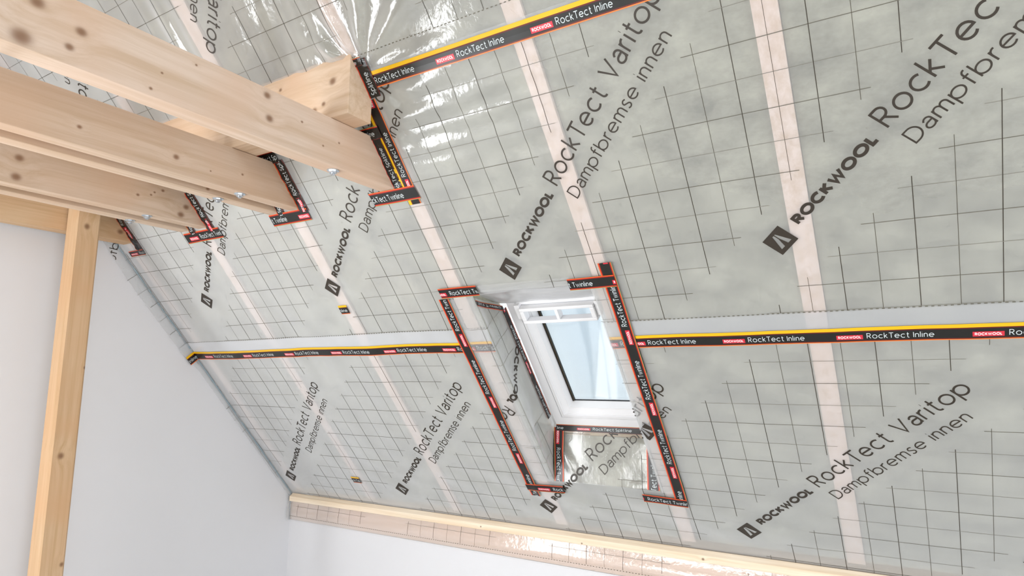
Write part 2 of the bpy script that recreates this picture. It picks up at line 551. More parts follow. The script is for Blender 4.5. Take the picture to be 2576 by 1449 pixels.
def put_quads(mb, quads, smap, off, mat, inside=None):
    for q in quads:
        c = (sum(p[0] for p in q) / 4, sum(p[1] for p in q) / 4)
        if inside and not inside(*c):
            continue
        mb.quad([smap(p[0], p[1], off) for p in q], mat)


R2 = math.sqrt(0.5)


def fit(strokes, total, length):
    k = length / total
    return k


TXT_RW = layout('ROCKWOOL', .27, .055)
TXT_RT = layout('RockTect Varitop', .105, .15, .50)
TXT_DB = layout('Dampfbremse innen', .095, .14, .48)
TXT_REG = layout('®', .05, .1)


def print_block(mb, org, ang_dir, up_dir, smap, off, inside):
    """the printed mark + wording; org = centre of the square mark in sheet coords, ang_dir/up_dir = unit vectors of reading and of letter-up"""
    ax, ay = ang_dir; bx, by = up_dir

    def mk(a0, b0, ka, kb):
        return lambda x, y: (org[0] + (a0 + x * ka) * ax + (b0 + y * kb) * bx, org[1] + (a0 + x * ka) * ay + (b0 + y * kb) * by)
    # square mark with the two slanted wedges left open (eight pieces round them)
    s = 0.0375
    f = mk(0, 0, s, s)
    def T(x, y): return (x, y)
    wedgeA = [(-.55, -.62), (-.16, .70), (.08, .70), (-.12, -.62)]
    # dark square drawn as strips; the wedges are printed as pale film (left open)
    def solid(poly):
        pts = [f(*p) for p in poly]
        c = (sum(p[0] for p in pts) / len(pts), sum(p[1] for p in pts) / len(pts))
        if inside and not inside(*c): return
        mb.quad([smap(p[0], p[1], off) for p in pts], M_INK)
    # left wedge: (-.60,-.62) (-.18,.62) (.02,.62) (.02,.30) (-.22,-.62); right wedge: (.16,.62) (.62,-.62) (.25,-.62) (.12,.25)
    solid([(-1, -1), (1, -1), (1, -.62), (-1, -.62)])
    solid([(-1, .66), (1, .66), (1, 1), (-1, 1)])
    solid([(-1, -.62), (-.60, -.62), (-.14, .66), (-1, .66)])
    solid([(-.20, -.62), (.22, -.62), (.10, .18), (.02, .18)])
    solid([(.02, .18), (.10, .18), (.10, .66), (.02, .66)])
    solid([(.62, -.62), (1, -.62), (1, .66), (.20, .66)])
    for (st, tot), a0, length, b0, cap in ((TXT_RW, .077, .329, -.0125, .036), (TXT_RT, .440, .712, -.0100, .0655), (TXT_DB, .442, .625, -.0915, .047)):
        put_quads(mb, ribbons(st, mk(a0, b0, length / tot, cap)), smap, off, M_INK, inside)
    put_quads(mb, ribbons(TXT_REG[0], mk(.408, .012, .026, .026)), smap, off, M_INKG, inside)


def grid_lines(mb, u0, u1, v0, v1, pu, pv, wmod, sign, smap, off, inside, par_u=0, par_v=0):
    """printed squares: lines every 0.1 m, open along the wording bands. wmod(w) -> True where lines are printed"""
    def run(a, b, fixed, vertical, width, mat):
        st = 0.02
        k = int((b - a) / st) + 1
        for i in range(k):
            s, e = a + i * st, min(b, a + (i + 1) * st)
            if e - s < 1e-4: continue
            # clip to the bands with exact ends
            m = (s + e) / 2
            if vertical:
                w_s, w_e = sign * (fixed + s), sign * (fixed + e)
            else:
                w_s, w_e = sign * (s + fixed), sign * (e + fixed)
            if not wmod((w_s + w_e) / 2): continue
            c = (fixed, m) if vertical else (m, fixed)
            if inside and not inside(*c): continue
            hw = width / 2
            if vertical:
                q = [(fixed - hw, s), (fixed + hw, s), (fixed + hw, e), (fixed - hw, e)]
            else:
                q = [(s, fixed - hw), (e, fixed - hw), (e, fixed + hw), (s, fixed + hw)]
            mb.quad([smap(p[0], p[1], off) for p in q], mat)
    i = math.ceil((u0 - pu) / .1)
    while pu + i * .1 < u1:
        thick = (i + par_u) % 2 == 0
        run(v0, v1, pu + i * .1, True, .0020 if thick else .0013, M_INK if thick else M_INKT3)
        i += 1
    i = math.ceil((v0 - pv) / .1)
    while pv + i * .1 < v1:
        thick = (i + par_v) % 2 == 0
        run(u0, u1, pv + i * .1, False, .0021 if thick else .0016, M_INKT2 if thick else M_INKG2)
        i += 1


def dashes(mb, u0, u1, v, smap, off, inside, step=.0162):
    n = int((u1 - u0) / step)
    for i in range(n):
        a = u0 + i * step
        if inside and not inside(a, v): continue
        mb.quad([smap(p[0], p[1], off) for p in ((a, v - .0016), (a + .0078, v - .0016), (a + .0078, v + .0016), (a, v + .0016))], M_INKT2)


# tie and purlin sizes (cam-relative)
TZ0, TZ1 = 0.770, 0.942
TIES = [  # x0, x1
    (-1.785, -1.705), (-2.343, -2.275), (-2.480, -2.412), (-3.025, -2.955), (-3.168, -3.100), (-3.745, -3.645)]
PX1 = -1.626
PY0, PY1 = 1.508, 1.622


def in_hole(u, v):
    if WU0 < u < WU1 and WV0 < v < WV1: return True
    for a, b in TIES:
        if a + .004 < u < b - .004 and .41 < v < .61: return True
    if UG < u < PX1 - .004 and .128 < v < .262: return True
    return False


U_END = ROOM_X - CX - 0.01


def sheet(name, v0, v1, base_off, label, printer, name_band=None):
    mb = MB()
    us = [UG - f for f in (1.0, .8, .6, .4, .2, .1, .04)] + [UG]
    step = .0135
    u = UG + step
    sp = [WU0, WU1, PX1 - .004] + [t for a, b in TIES for t in (a + .004, b - .004)]
    k = int((.4 - UG) / step)
    main = [UG + i * step for i in range(1, k)]
    main += [.4 + i * .05 for i in range(int((U_END - .4) / .05) + 1)] + [U_END] + sp
    main = sorted(set(round(a, 5) for a in main))
    vs = [v0 + i * step for i in range(int((v1 - v0) / step) + 1)] + [v1, .128, .262, .41, .61, WV0, WV1, VB]
    vs = sorted(set(round(a, 5) for a in vs if v0 <= a <= v1))
    rows = []
    for v in vs:
        fw = flap_width(v) + .003 * noise.noise(Vector((v * 3, 0, 9)))
        r = [FM(UG - fw * f, v, base_off) for f in (1.0, .75, .5, .3, .15, .05)] + [FM(UG, v, base_off)]
        r += [FM(a, v, base_off) for a in main]
        rows.append(r)
    nfl = 7

    def skip(a, b):
        vc = (vs[a] + vs[a + 1]) / 2
        if b < nfl: return False
        uc = ((main[b - nfl] + main[b - nfl + 1]) / 2)
        return in_hole(uc, vc)
    mb.grid(rows, M_FILM, skip)

    def inside(a, b):
        if b < v0 or b > v1: return False
        if a < UG - flap_width(b) + .004: return False
        if a > U_END: return False
        return not in_hole(a, b)
    if name_band:
        k = mb.mi(M_BAND)
        for i_, f_ in enumerate(mb.f):
            c_ = sum((Vector(mb.v[q]) for q in f_), Vector()) / len(f_) - O
            if c_.dot(S) > name_band: mb.m[i_] = k
    nf = len(mb.f)
    printer(mb, FM, base_off + .0011, inside)
    o = mb.build(name, fix=False, label=label, cat='vapour barrier')
    me = o.data
    me.polygons.foreach_set('use_smooth', [i < nf for i in range(len(me.polygons))])
    return o


def wband(w0):
    def f(w):
        t = (w - w0) % 1.0
        return .207 < t < .868
    return f


UPD, UPU = (R2, -R2), (-R2, -R2)      # reading up to the right; letter tops up to the left


def print_mid(mb, smap, off, inside):
    lim = lambda a, b: inside(a, b) and b < 1.428
    grid_lines(mb, UG - .08, U_END, .24, 1.314, .0295, .412, wband(.8155 * .8659), 1, smap, off, lim, 0, 0)
    for i in range(-5, 4):
        print_block(mb, (-.383 * .8659 + .0008 + i * 1.0, 1.198 * .8659), UPD, UPU, smap, off, lim)
    dashes(mb, UG, U_END, 1.3155, smap, off, lim)


def print_low(mb, smap, off, inside):
    lim = lambda a, b: inside(a, b) and b > 1.43
    grid_lines(mb, UG - .08, U_END, 1.43, 2.785, .0946, 1.6235, wband(2.065 * .8659), 1, smap, off, lim, 0, 0)
    for i in range(-5, 4):
        print_block(mb, (-.773 * .8659 + i * 1.0, 2.838 * .8659), UPD, UPU, smap, off, lim)
    dashes(mb, UG, U_END, 2.790, smap, off, inside)


def print_up(mb, smap, off, inside):
    grid_lines(mb, UG - .08, U_END, -1.25, .113, .044, -.070, wband(2.388), -1, smap, off, inside, 1, 0)
    # the roll was laid the other way round: the wording reads downwards
    for i in range(-6, 3):
        # mark centre: w' = 2.388 (u + v = -2.388 - i), t = (v - u) = .581 + i
        w = -(2.388) + i * 1.0
        t = .581 - i * 1.0
        print_block(mb, ((w - t) / 2, (w + t) / 2), (-R2, R2), (R2, R2), smap, off, inside)
    dashes(mb, UG, U_END, .1155, smap, off, inside)


sheet('vapour_barrier_sheet', .17, 1.435, .0016, 'printed translucent vapour barrier film, middle strip between the two long yellow edged tapes', print_mid, 1.317)
sheet('vapour_barrier_sheet', 1.322, VB + .184, 0.0, 'printed translucent vapour barrier film, lowest strip, hanging over the eaves wall plate', print_low)
sheet('vapour_barrier_sheet', -1.28, .225, .0032, 'printed translucent vapour barrier film, topmost strip above the purlin with wording running downwards', print_up)

# ------------------------------------------------------------------ behind the film: rafters and mineral wool
WOOD_R = wood_mat('rafter_spruce', (0.84, 0.705, 0.64), axis=1, seed=3.0, vary=.4)
RAFT = [-3.69, -3.005, -2.325, -1.640, -.968, -.267, .43, 1.12, 1.81, 2.50]
rlab = ['pale rafter behind the film, right beside the gable wall', 'pale rafter behind the film, second from the gable wall',
        'pale rafter behind the film, under the upper of two small tape patches', 'pale rafter behind the film at the purlin end, left of the roof window',
        'pale rafter behind the film just right of the roof window', 'widest looking pale rafter behind the film, in the right part of the picture',
        'pale rafter behind the film beyond the right picture edge, nearest one', 'pale rafter behind the film beyond the right picture edge, second one',
        'pale rafter behind the film beyond the right picture edge, third one', 'pale rafter behind the film against the far right gable wall']
hw = .033
for i, (x, lb) in enumerate(zip(RAFT, rlab)):
    mb = MB()
    mb.box(x - hw, x + hw, -1.15, 2.60, .006, .17, WOOD_R, W)
    mb.build('rafter', label=lb, cat='rafter', kind='thing', group='rafters behind the film')
hv = .17
hu = .0015


def batt(u0, u1, v0, v1, lb):
    mb = MB()
    rows = []
    nu = max(2, int((u1 - u0) / .08)); nv = max(2, int((v1 - v0) / .08))
    for j in range(nv + 1):
        r = []
        for i in range(nu + 1):
            a = u0 + (u1 - u0) * i / nu; b = v0 + (v1 - v0) * j / nv
            r.append(W(a, b, .019 + .004 * noise.noise(Vector((a * 6, b * 6, 2)))))
        rows.append(r)
    mb.grid(rows, M_WOOL)
    mb.box(u0, u1, v0, v1, .026, .168, M_WOOL, W)
    mb.build('insulation_batt', smooth=False, fix=False, label=lb, cat='insulation', group='mineral wool between the rafters')


bl = ['grey green mineral wool behind the film, bay next to the gable wall', 'grey green mineral wool behind the film, second bay from the gable wall',
      'grey green mineral wool behind the film, bay left of the roof window bay', None,
      'grey green mineral wool behind the film, wide bay right of the roof window', 'grey green mineral wool behind the film, bay at the right picture edge',
      'mineral wool behind the film, first bay outside the picture on the right', 'mineral wool behind the film, second bay outside the picture on the right',
      'mineral wool behind the film, last bay before the right gable wall']
for i in range(9):
    a, b = RAFT[i] + hw + hu, RAFT[i + 1] - hw - hu
    if i == 3:
        for poly, lb in (([(-1.15, .019), (1.120, .019), (1.120 + .8614 * .149, .168), (-1.15, .168)], 'grey green mineral wool behind the film above the roof window'),
                         ([(2.60, .019), (WV1 + .020, .019), (WV1 + .020 - 1.161 * .149, .168), (2.60, .168)], 'grey green mineral wool behind the film below the roof window')):
            m_ = MB()
            for (q, r) in zip(poly, poly[1:] + poly[:1]):
                m_.quad([W(a, *q), W(b, *q), W(b, *r), W(a, *r)], M_WOOL)
            m_.quad([W(a, *q) for q in poly], M_WOOL); m_.quad([W(b, *q) for q in poly], M_WOOL)
            m_.build('insulation_batt', label=lb, cat='insulation', group='mineral wool between the rafters')
        for (c, d, lb) in ((a, WU0 - .016, 'narrow mineral wool strip behind the left reveal film of the roof window'), (WU1 + .022, b, 'narrow mineral wool strip behind the right reveal film of the roof window')):
            m_ = MB(); poly = [(1.130, .012), (2.262, .012), (2.262 - 1.161 * .155, .167), (1.13 + .8614 * .155, .167)]
            for (q, r) in zip(poly, poly[1:] + poly[:1]):
                m_.quad([W(c, *q), W(d, *q), W(d, *r), W(c, *r)], M_WOOL)
            m_.quad([W(c, *q) for q in poly], M_WOOL); m_.quad([W(d, *q) for q in poly], M_WOOL)
            m_.build('insulation_strip', label=lb, cat='insulation')
    else:
        batt(a, b, -1.15, 2.60, bl[i])

# roof boarding outside, with the window left out
mb = MB()
for (u0, u1, v0, v1) in ((-3.9, -1.60, -1.28, 2.95), (-.97, U_END + .1, -1.28, 2.95), (-1.60, -.97, -1.28, 1.22), (-1.60, -.97, 2.09, 2.95)):
    mb.box(u0, u1, v0, v1, .172, .20, M_DECK, W)
mb.build('ceiling', kind='structure')
# opposite slope with two roof windows
def W2(u, v, h=0.0):
    p = W(u, v, h); q = p - O
    ridge_y = -.0
    return O + Vector((q.x, -q.y, q.z))
mb = MB()
mb.box(-3.9, U_END + .1, -1.28, 2.95, .0, .20, M_LINING, W2)
mb.build('ceiling', kind='structure')

# ------------------------------------------------------------------ walls and floor
GX = -3.80
ZF = -CZ
# gable wall on the left, window hole low on its far side
gy0, gy1, gz0, gz1 = -1.80, .10, -1.40, .15
ytop = -3.2
mb = MB()


def wallx(mb, x0, x1, y0, y1, z0, z1):
    mb.box(x0, x1, y0, y1, z0, z1, M_WALL, lambda a, b, c: P3(a, b, c))


wallx(mb, GX - .2, GX, -3.4, gy0, ZF, gz1)
wallx(mb, GX - .2, GX, gy1, 3.3, ZF, gz1)
wallx(mb, GX - .2, GX, gy0, gy1, ZF, gz0)
mb.prism([(-2.8, gz1), (2.8, gz1), (0, 3.12)], GX - .2, GX, M_WALL)
mb.build('wall_left', kind='structure', fix=True)
# knee wall at the eaves and its counterpart
KY = (D * SP + CP * VB)
mb = MB(); wallx(mb, GX, U_END, KY + .003, KY + .2, ZF, -.936)
mb.build('wall_back', kind='structure')
mb = MB()
for (a_, b_, c_, d_) in ((GX, -3.52, ZF, -.62), (-1.58, U_END, ZF, -.62), (-3.52, -1.58, ZF, -1.52), (-3.52, -1.58, -.84, -.62)):
    wallx(mb, a_, b_, -KY - .2, -KY - .003, c_, d_)
mb.build('wall_front', kind='structure')
# right gable with a large balcony opening
mb = MB()
rx = U_END + .005
wallx(mb, rx, rx + .2, -3.4, -1.75, ZF, .20)
wallx(mb, rx, rx + .2, .95, 3.3, ZF, .20)
wallx(mb, rx, rx + .2, -1.75, .95, ZF, -1.35)
mb.prism([(-2.75, .20), (2.75, .20), (0, 3.12)], rx, rx + .2, M_WALL)
mb.build('wall_right', kind='structure')
mb = MB(); wallx(mb, GX - .2, rx + .2, -3.4, 3.4, ZF - .1, ZF); mb.mats[0] = M_FLOOR
mb.build('floor', kind='structure')
# window frames of the two unseen wall openings
def wall_window(name, x, y0, y1, z0, z1, fn=lambda a, b, c: P3(a, b, c)):
    root = empty(name, fn(x, (y0 + y1) / 2, z0), kind='structure')
    m = MB(); t = .05
    m.box(x - .03, x + .03, y0, y0 + t, z0, z1, M_WHITE, fn); m.box(x - .03, x + .03, y1 - t, y1, z0, z1, M_WHITE, fn)
    m.box(x - .03, x + .03, y0 + t, y1 - t, z0, z0 + t, M_WHITE, fn); m.box(x - .03, x + .03, y0 + t, y1 - t, z1 - t, z1, M_WHITE, fn)
    yc = (y0 + y1) / 2
    m.box(x - .03, x + .03, yc - .04, yc + .04, z0 + t, z1 - t, M_WHITE, fn)
    adopt(m.build('window_frame'), root)
    for a, b in ((y0 + t, yc - .04), (yc + .04, y1 - t)):
        m = MB(); m.box(x - .006, x + .006, a, b, z0 + t, z1 - t, M_GLASS, fn)
        adopt(m.build('pane'), root)
wall_window('window_2', GX - .12, gy0, gy1, gz0, gz1)
wall_window('window_3', rx + .12, -1.75, .95, -1.35, .20)

wall_window('added_low_window', -KY - .12, -3.52, -1.58, -1.52, -.84, fn=lambda a, b, c: P3(b, a, c))  # unseen opening added only to house the low fill light

# ------------------------------------------------------------------ wall plate and batten at the eaves
mb = MB()
mb.prism([(KY + .004, -.934), (KY + .004, -.80), (KY + .07, -.80), (KY + .07, -.934)], GX + .003, U_END, wood_mat('wall_plate_spruce', (0.90, 0.70, 0.58), axis=0, seed=5, vary=.5))
mb.build('wall_plate', label='pinkish timber wall plate under the film on top of the knee wall', cat='timber', kind='thing')
mb = MB()
mb.prism([(KY - .006, -.806), (KY - .006, -.7545), (KY - .034, -.774), (KY - .034, -.806)], GX + .03, U_END,
         wood_mat('batten_spruce', (0.93, 0.80, 0.62), axis=0, seed=9, vary=.5, knots=[(CX - 2.15, CZ - .79, .006), (CX - 1.52, CZ - .80, .006), (CX - .9, CZ - .79, .008)], plane=(0, 2)))
mb.build('wooden_batten', label='long thin pale batten nailed over the film along the foot of the roof slope', cat='batten', kind='thing', bevel=.002)


# ------------------------------------------------------------------ timber: ties, purlin, post
def K(knots):
    return [(a + CY, b + CZ, r) for a, b, r in knots]


KB1 = K([(0.573, 0.793, 0.0277), (0.595, 0.892, 0.0209), (0.694, 0.865, 0.0166), (0.672, 0.814, 0.0134), (0.874, 0.79, 0.0062), (0.9, 0.846, 0.0047), (0.995, 0.912, 0.0048), (1.237, 0.917, 0.016), (1.251, 0.844, 0.0169), (1.379, 0.879, 0.006), (1.547, 0.86, 0.0055), (1.475, 0.826, 0.0053)])
KB2 = K([(0.952, 0.831, 0.0097), (1.281, 0.831, 0.0142), (1.56, 0.844, 0.0066), (1.421, 0.818, 0.0045), (1.806, 0.826, 0.0134)])
KB3 = K([(1.038, 0.879, 0.0193), (1.035, 0.8, 0.022), (1.734, 0.847, 0.0173), (1.711, 0.804, 0.0198), (1.503, 0.849, 0.009), (1.615, 0.898, 0.0093), (1.577, 0.88, 0.0067), (1.562, 0.864, 0.0067)])
KB4 = K([(1.781, 0.818, 0.0184)])
ty = [KB1, KB2, K([(.93, .86, .02), (1.5, .79, .01)]), KB3, K([(1.2, .82, .015)]), KB4]
tb = [(0.68, 0.535, 0.42), (0.60, 0.46, 0.345), (0.62, 0.48, 0.36), (0.60, 0.46, 0.345), (0.61, 0.47, 0.35), (0.62, 0.43, 0.26)]
tl_ = ['nearest and topmost pale spruce tie beam with large brown knots at the left picture edge',
       'front plank of the second pale spruce tie, below the knotty topmost beam',
       'rear plank of the second pale spruce tie, seen through the narrow slot',
       'front plank of the third pale spruce tie, just above the post',
       'rear plank of the third pale spruce tie, thin strip just above the post head',
       'orange toned tie beam nearest the gable wall, crossing behind the post']
boltx = [(-1.746, 1.562), (-2.30, 1.571), (-2.44, 1.567), (-2.983, 1.567), (-3.138, 1.572), None]


def y_roof(z, back=0.0):
    return (D - back - z * CP) / SP


for i, (x0, x1) in enumerate(TIES):
    mat = wood_mat('tie_spruce_%d' % i, tb[i], axis=1, knots=ty[i], seed=1.3 * i + .5)
    mb = MB()
    pts = [(y_roof(TZ0, -.005), TZ0), (y_roof(TZ1, -.005), TZ1), (-y_roof(TZ1) + .012, TZ1), (-y_roof(TZ0) + .012, TZ0)]
    mb.prism(pts, x0, x1, mat)
    root = empty('tie_beam', P3((x0 + x1) / 2, -y_roof(TZ0), TZ0), kind='thing', label=tl_[i], cat='beam', group='tie beams')
    adopt(mb.build('timber', bevel=.0035), root)
    if boltx[i]:
        bx, by = boltx[i]
        m = MB()
        def ringpts(r, z, n, ph=0):
            return [P3(bx + r * math.cos(2 * math.pi * k / n + ph), by + r * math.sin(2 * math.pi * k / n + ph), z) for k in range(n)]
        for (r, n, z0, z1) in ((.022, 24, TZ0 + .0, TZ0 - .003), (.0145, 6, TZ0 - .003, TZ0 - .012), (.007, 12, TZ0 - .012, TZ0 - .018)):
            a, b = ringpts(r, z0, n), ringpts(r, z1, n)
            for k in range(n):
                m.quad([a[k], a[(k + 1) % n], b[(k + 1) % n], b[k]], M_STEEL)
            m.quad(b, M_STEEL)
        adopt(m.build('bolt', label='shiny galvanised bolt head and washer under the beam', fix=False), root)

zt = lambda y: (D - .0 - y * SP) / CP
mb = MB()
pur = wood_mat('purlin_spruce', (0.70, 0.53, 0.38), axis=0, knots=[(CX - 1.711, CZ + 1.082, .020), (CX - 1.80, CZ + .99, .016), (CX - 1.753, CZ + 1.005, .012), (CX - 2.0, CZ + 1.12, .01)], plane=(0, 2), seed=21, vary=1.4)
mb.prism([(PY0, TZ1 + .001), (PY0, zt(PY0) + .006), (PY1, zt(PY1) + .006), (PY1, TZ1 + .001)], GX + .003, PX1, pur)
mb.build('purlin', label='square purlin lying on the tie beams under the roof film, its sawn end facing right', cat='beam', kind='thing', bevel=.002)

mb = MB()
mb.box(-3.636, -3.53, 1.511, 1.626, ZF, TZ1 - .001, wood_mat('post_spruce', (0.66, 0.46, 0.28), axis=2, knots=K([(1.562, 0.786, 0.0185), (1.556, -0.351, 0.019), (1.61, -0.86, 0.0127), (1.622, 0.073, 0.01)]), seed=31, vary=1.2), lambda a, b, c: P3(a, b, c))
mb.build('wooden_post', label='upright square spruce post standing in front of the white gable wall', cat='post', kind='thing', bevel=.009)

# ------------------------------------------------------------------ roof window
win = empty('window_1', W(-1.27, 2.05, .178), kind='structure')


def ring(mb, u0, u1, v0, v1, prof, mat, smoothless=True):
    for (i0, h0), (i1, h1) in zip(prof, prof[1:]):
        a = [(u0 + i0, v0 + i0), (u1 - i0, v0 + i0), (u1 - i0, v1 - i0), (u0 + i0, v1 - i0)]
        b = [(u0 + i1, v0 + i1), (u1 - i1, v0 + i1), (u1 - i1, v1 - i1), (u0 + i1, v1 - i1)]
        for k in range(4):
            j = (k + 1) % 4
            mb.quad([W(*a[k], h0), W(*a[j], h0), W(*b[j], h1), W(*b[k], h1)], mat)


FU0, FU1, FV0, FV1 = -1.550, -.985, 1.250, 2.046
mb = MB(); ring(mb, FU0, FU1, FV0, FV1, [(0, .27), (0, .178), (.0465, .178), (.0468, .215)], M_WHITE)
adopt(mb.build('window_frame', fix=False), win)
mb = MB(); ring(mb, FU0, FU1, FV0, FV1, [(.0505, .225), (.0505, .176), (.052, .174), (.068, .172), (.071, .180), (.074, .178), (.092, .200), (.096, .199), (.108, .236), (.108, .25)], M_WHITE)
sash = mb.build('sash', fix=False); adopt(sash, win)
mb = MB()
ga, gb = FU0 + .108, FU1 - .108; gc, gd = FV0 + .108, FV1 - .108
for (x, sg) in ((ga, 1), (gb, -1)):
    mb.box(min(x, x + sg * .0045), max(x, x + sg * .0045), gc, gd, .2305, .243, M_DARKSEAL, W)
    mb.box(min(x + sg * .0047, x + sg * .0066), max(x + sg * .0047, x + sg * .0066), gc, gd, .2345, .243, M_BRASS, W)
    mb.box(min(x + sg * .0068, x + sg * .0105), max(x + sg * .0068, x + sg * .0105), gc, gd, .2335, .243, M_DARKSEAL, W)
mb.box(ga + .011, gb - .011, gd - .002, gd, .236, .243, M_DARKSEAL, W)
mb.box(ga + .011, gb - .011, gc, gc + .002, .236, .243, M_DARKSEAL, W)
adopt(mb.build('gasket', fix=False, label='black gasket with a bronze line'), win)
mb = MB(); mb.box(FU0 + .108, FU1 - .108, FV0 + .108, FV1 - .108, .244, .250, M_GLASS, W)
adopt(mb.build('pane'), win)
# ventilation flap bar with two slots
mb = MB()
bu0, bu1, bv0, bv1 = -1.474, -1.112, 1.322, 1.404
um = -1.292
for (a, b, c, d) in ((bu0, bu1, bv0, bv0 + .016), (bu0, bu1, bv1 - .016, bv1), (bu0, bu0 + .022, bv0 + .016, bv1 - .016), (bu1 - .022, bu1, bv0 + .016, bv1 - .016), (um - .008, um + .008, bv0 + .016, bv1 - .016)):
    mb.box(a, b, c, d, .138, .176, M_WHITE, W)
adopt(mb.build('ventilation_flap', bevel=.004), win)
mb = MB()
mb.box(-1.500, -1.474, 1.31, 1.385, .150, .178, M_WHITE, W)
mb.box(-1.112, -1.090, 1.31, 1.385, .150, .178, M_WHITE, W)
adopt(mb.build('hinge_cover', bevel=.004), win)

# fleece hanging outside behind the glass
def fleece(u, v, lift=0.0):
    dh = .045 * noise.noise(Vector((u * 8 + v * 1.2, v * .8, 0))) + .004 * bump(v, 1.83, .012)
    return W(u, v, .50 + dh + lift)


mb = MB()
mb.grid([[fleece(-1.75 + i * (1.05 / 59), .95 + j * (1.55 / 49)) for i in range(60)] for j in range(50)], M_FLEECE)
# second layer added to imitate a reflection's darker upper left, pleats doubled for darker bands
rows = []
for j in range(50):
    v = .95 + j * (1.55 / 49); e = -1.05 - .36 * (v - .95)
    rows.append([fleece(-1.75 + i * ((e + 1.75) / 29), v, .006) for i in range(30)])
mb.grid(rows, M_FLEECE)
for (ut, ub, wd) in ((-1.56, -1.66, .012), (-1.33, -1.50, .030), (-1.19, -1.33, .045), (-1.245, -1.40, .012), (-1.07, -1.17, .008)):
    rows = []
    for j in range(50):
        v = .95 + j * (1.55 / 49); uc = ut + (ub - ut) * (v - 1.3) / .9 + .010 * noise.noise(Vector((v * 3, ut, 0)))
        ww = wd * (.65 + .35 * math.sin(v * 5 + ut * 9))
        rows.append([fleece(uc - ww + 2 * ww * k / 6, v, .010 + .006 * math.sin(k / 6 * math.pi)) for k in range(7)])
    mb.grid(rows, M_FLEECE)
for vc in (1.66, 2.16):
    mb.grid([[fleece(-1.75 + i * .05, vc + dv, .012) for i in range(22)] for dv in (-.003, .003)], M_FLEECE)
mb.build('protective_fleece', smooth=True, fix=False, label='pale blue white creased sheet hanging outside behind the roof window glass', cat='sheet')


# ------------------------------------------------------------------ film linings of the window opening
def lining_left(a, v, off=0.0):
    """a < 0: strip lapped over the slope film; a > 0: depth into the reveal"""
    k = noise.noise(Vector((a * 14, v * 4.5, 3)))
    if a < 0:
        r = .012
        return W(WU0 + a, v, -H(WU0 + a, v) * 1 - .006 - off - .002 * k)
    lean = .010 * (a / .178) + .012 * bump(a, .0, .03) - .006
    b = .010 * k * sstep(0, .05, a) * sstep(.20, .12, a)
    return W(WU0 - .004 + lean + b * .8 + off, v, a - .004)


def vt(a): return 1.157 + .8614 * max(a, 0)
def vb(a): return 2.258 - 1.161 * max(a, 0)


mb = MB(); rows = []
al = [-.125, -.11, -.09, -.07, -.05, -.03, -.015, -.005, .004, .012, .025, .04, .06, .08, .10, .12, .14, .16, .185]
for j in range(90):
    t = j / 89
    rows.append([lining_left(a, vt(a) * (1 - t) + vb(a) * t) for a in al])
mb.grid(rows, M_FILM2)
ins = lambda u, v: (-.12 < (u - WU0) < .183) and vt(u - WU0) + .004 < v < vb(u - WU0) - .004
lm = lambda u, v, off: lining_left(u - WU0, v, off)
# wording on this offcut reads downwards; mark centre from baseline u+v = .045 and 'R' start t = 3.36
tR = 3.455
w_c = .052 + .0175 + .048
t_c = tR - .048 - .440 * math.sqrt(2)
print_block(mb, ((w_c - t_c) / 2, (w_c + t_c) / 2), (-R2, R2), (R2, R2), lm, .0012, ins)
for uu, (va, vb_), mt in ((-1.59, (1.30, 1.62), M_INKT), (-1.49, (1.18, 1.52), M_INK), (-1.49, (1.93, 2.20), M_INK), (-1.59, (2.02, 2.24), M_INKT)):
    v = va
    while v < vb_:
        q = [(uu - .0008, v), (uu + .0008, v), (uu + .0008, v + .02), (uu - .0008, v + .02)]
        if ins(uu, v): mb.quad([lm(p[0], p[1], .0012) for p in q], mt)
        v += .02
for vv, (ua, ub) in ((1.42, (-1.68, -1.42)), (1.32, (-1.66, -1.40)), (1.52, (-1.62, -1.44)), (1.93, (-1.52, -1.42)), (2.03, (-1.64, -1.45)), (2.13, (-1.66, -1.50))):
    u = ua
    while u < ub:
        q = [(u, vv - .0009), (u + .01, vv - .0009), (u + .01, vv + .0009), (u, vv + .0009)]
        if ins(u, vv): mb.quad([lm(p[0], p[1], .0012) for p in q], M_INKG)
        u += .01
mb.build('window_lining_film', fix=False, smooth=True, label='film offcut lining the left reveal of the roof window, wording running down it', cat='vapour barrier')


def lining_bottom(u, s, off=0.0):
    yy = W(0, WV1, 0)
    w = .006 * noise.noise(Vector((u * 6, s * 5, 6.6))) * sstep(0, .05, s) * sstep(.28, .2, s)
    w += .005 * bump(u, -1.12, .19) * bump(s, .07, .13)
    w += .006 * bump(u + .5 * s, -1.44, .03) * bump(s, .14, .10)
    p = W(u, WV1 - s * SP, s * CP)
    return p + Vector((0, -1, 0)) * (w + off)


mb = MB(); rows = []
for j in range(36):
    s = -.0 + .276 * j / 35
    rows.append([lining_bottom(WU0 + (WU1 + .02 - WU0) * i / 60, s) for i in range(61)])
mb.grid(rows, M_FILM2)
lb_ = lambda u, v, off: lining_bottom(u, WV1 - v, off)
insb = lambda u, v: WU0 < u < WU1 + .01 and WV1 - .272 < v < WV1
for i in range(-2, 1):
    print_block(mb, (-.773 * .8659 + i * 1.0, 2.838 * .8659), UPD, UPU, lb_, .0012, insb)
grid_lines(mb, WU0, WU1, WV1 - .272, WV1, .0946, 1.6235, wband(2.065 * .8659), 1, lb_, .0012, insb)
nfq = None
mb.build('window_lining_film', fix=False, smooth=True, label='glossy film lining the upright sill below the roof window, wording climbing across it', cat='vapour barrier')

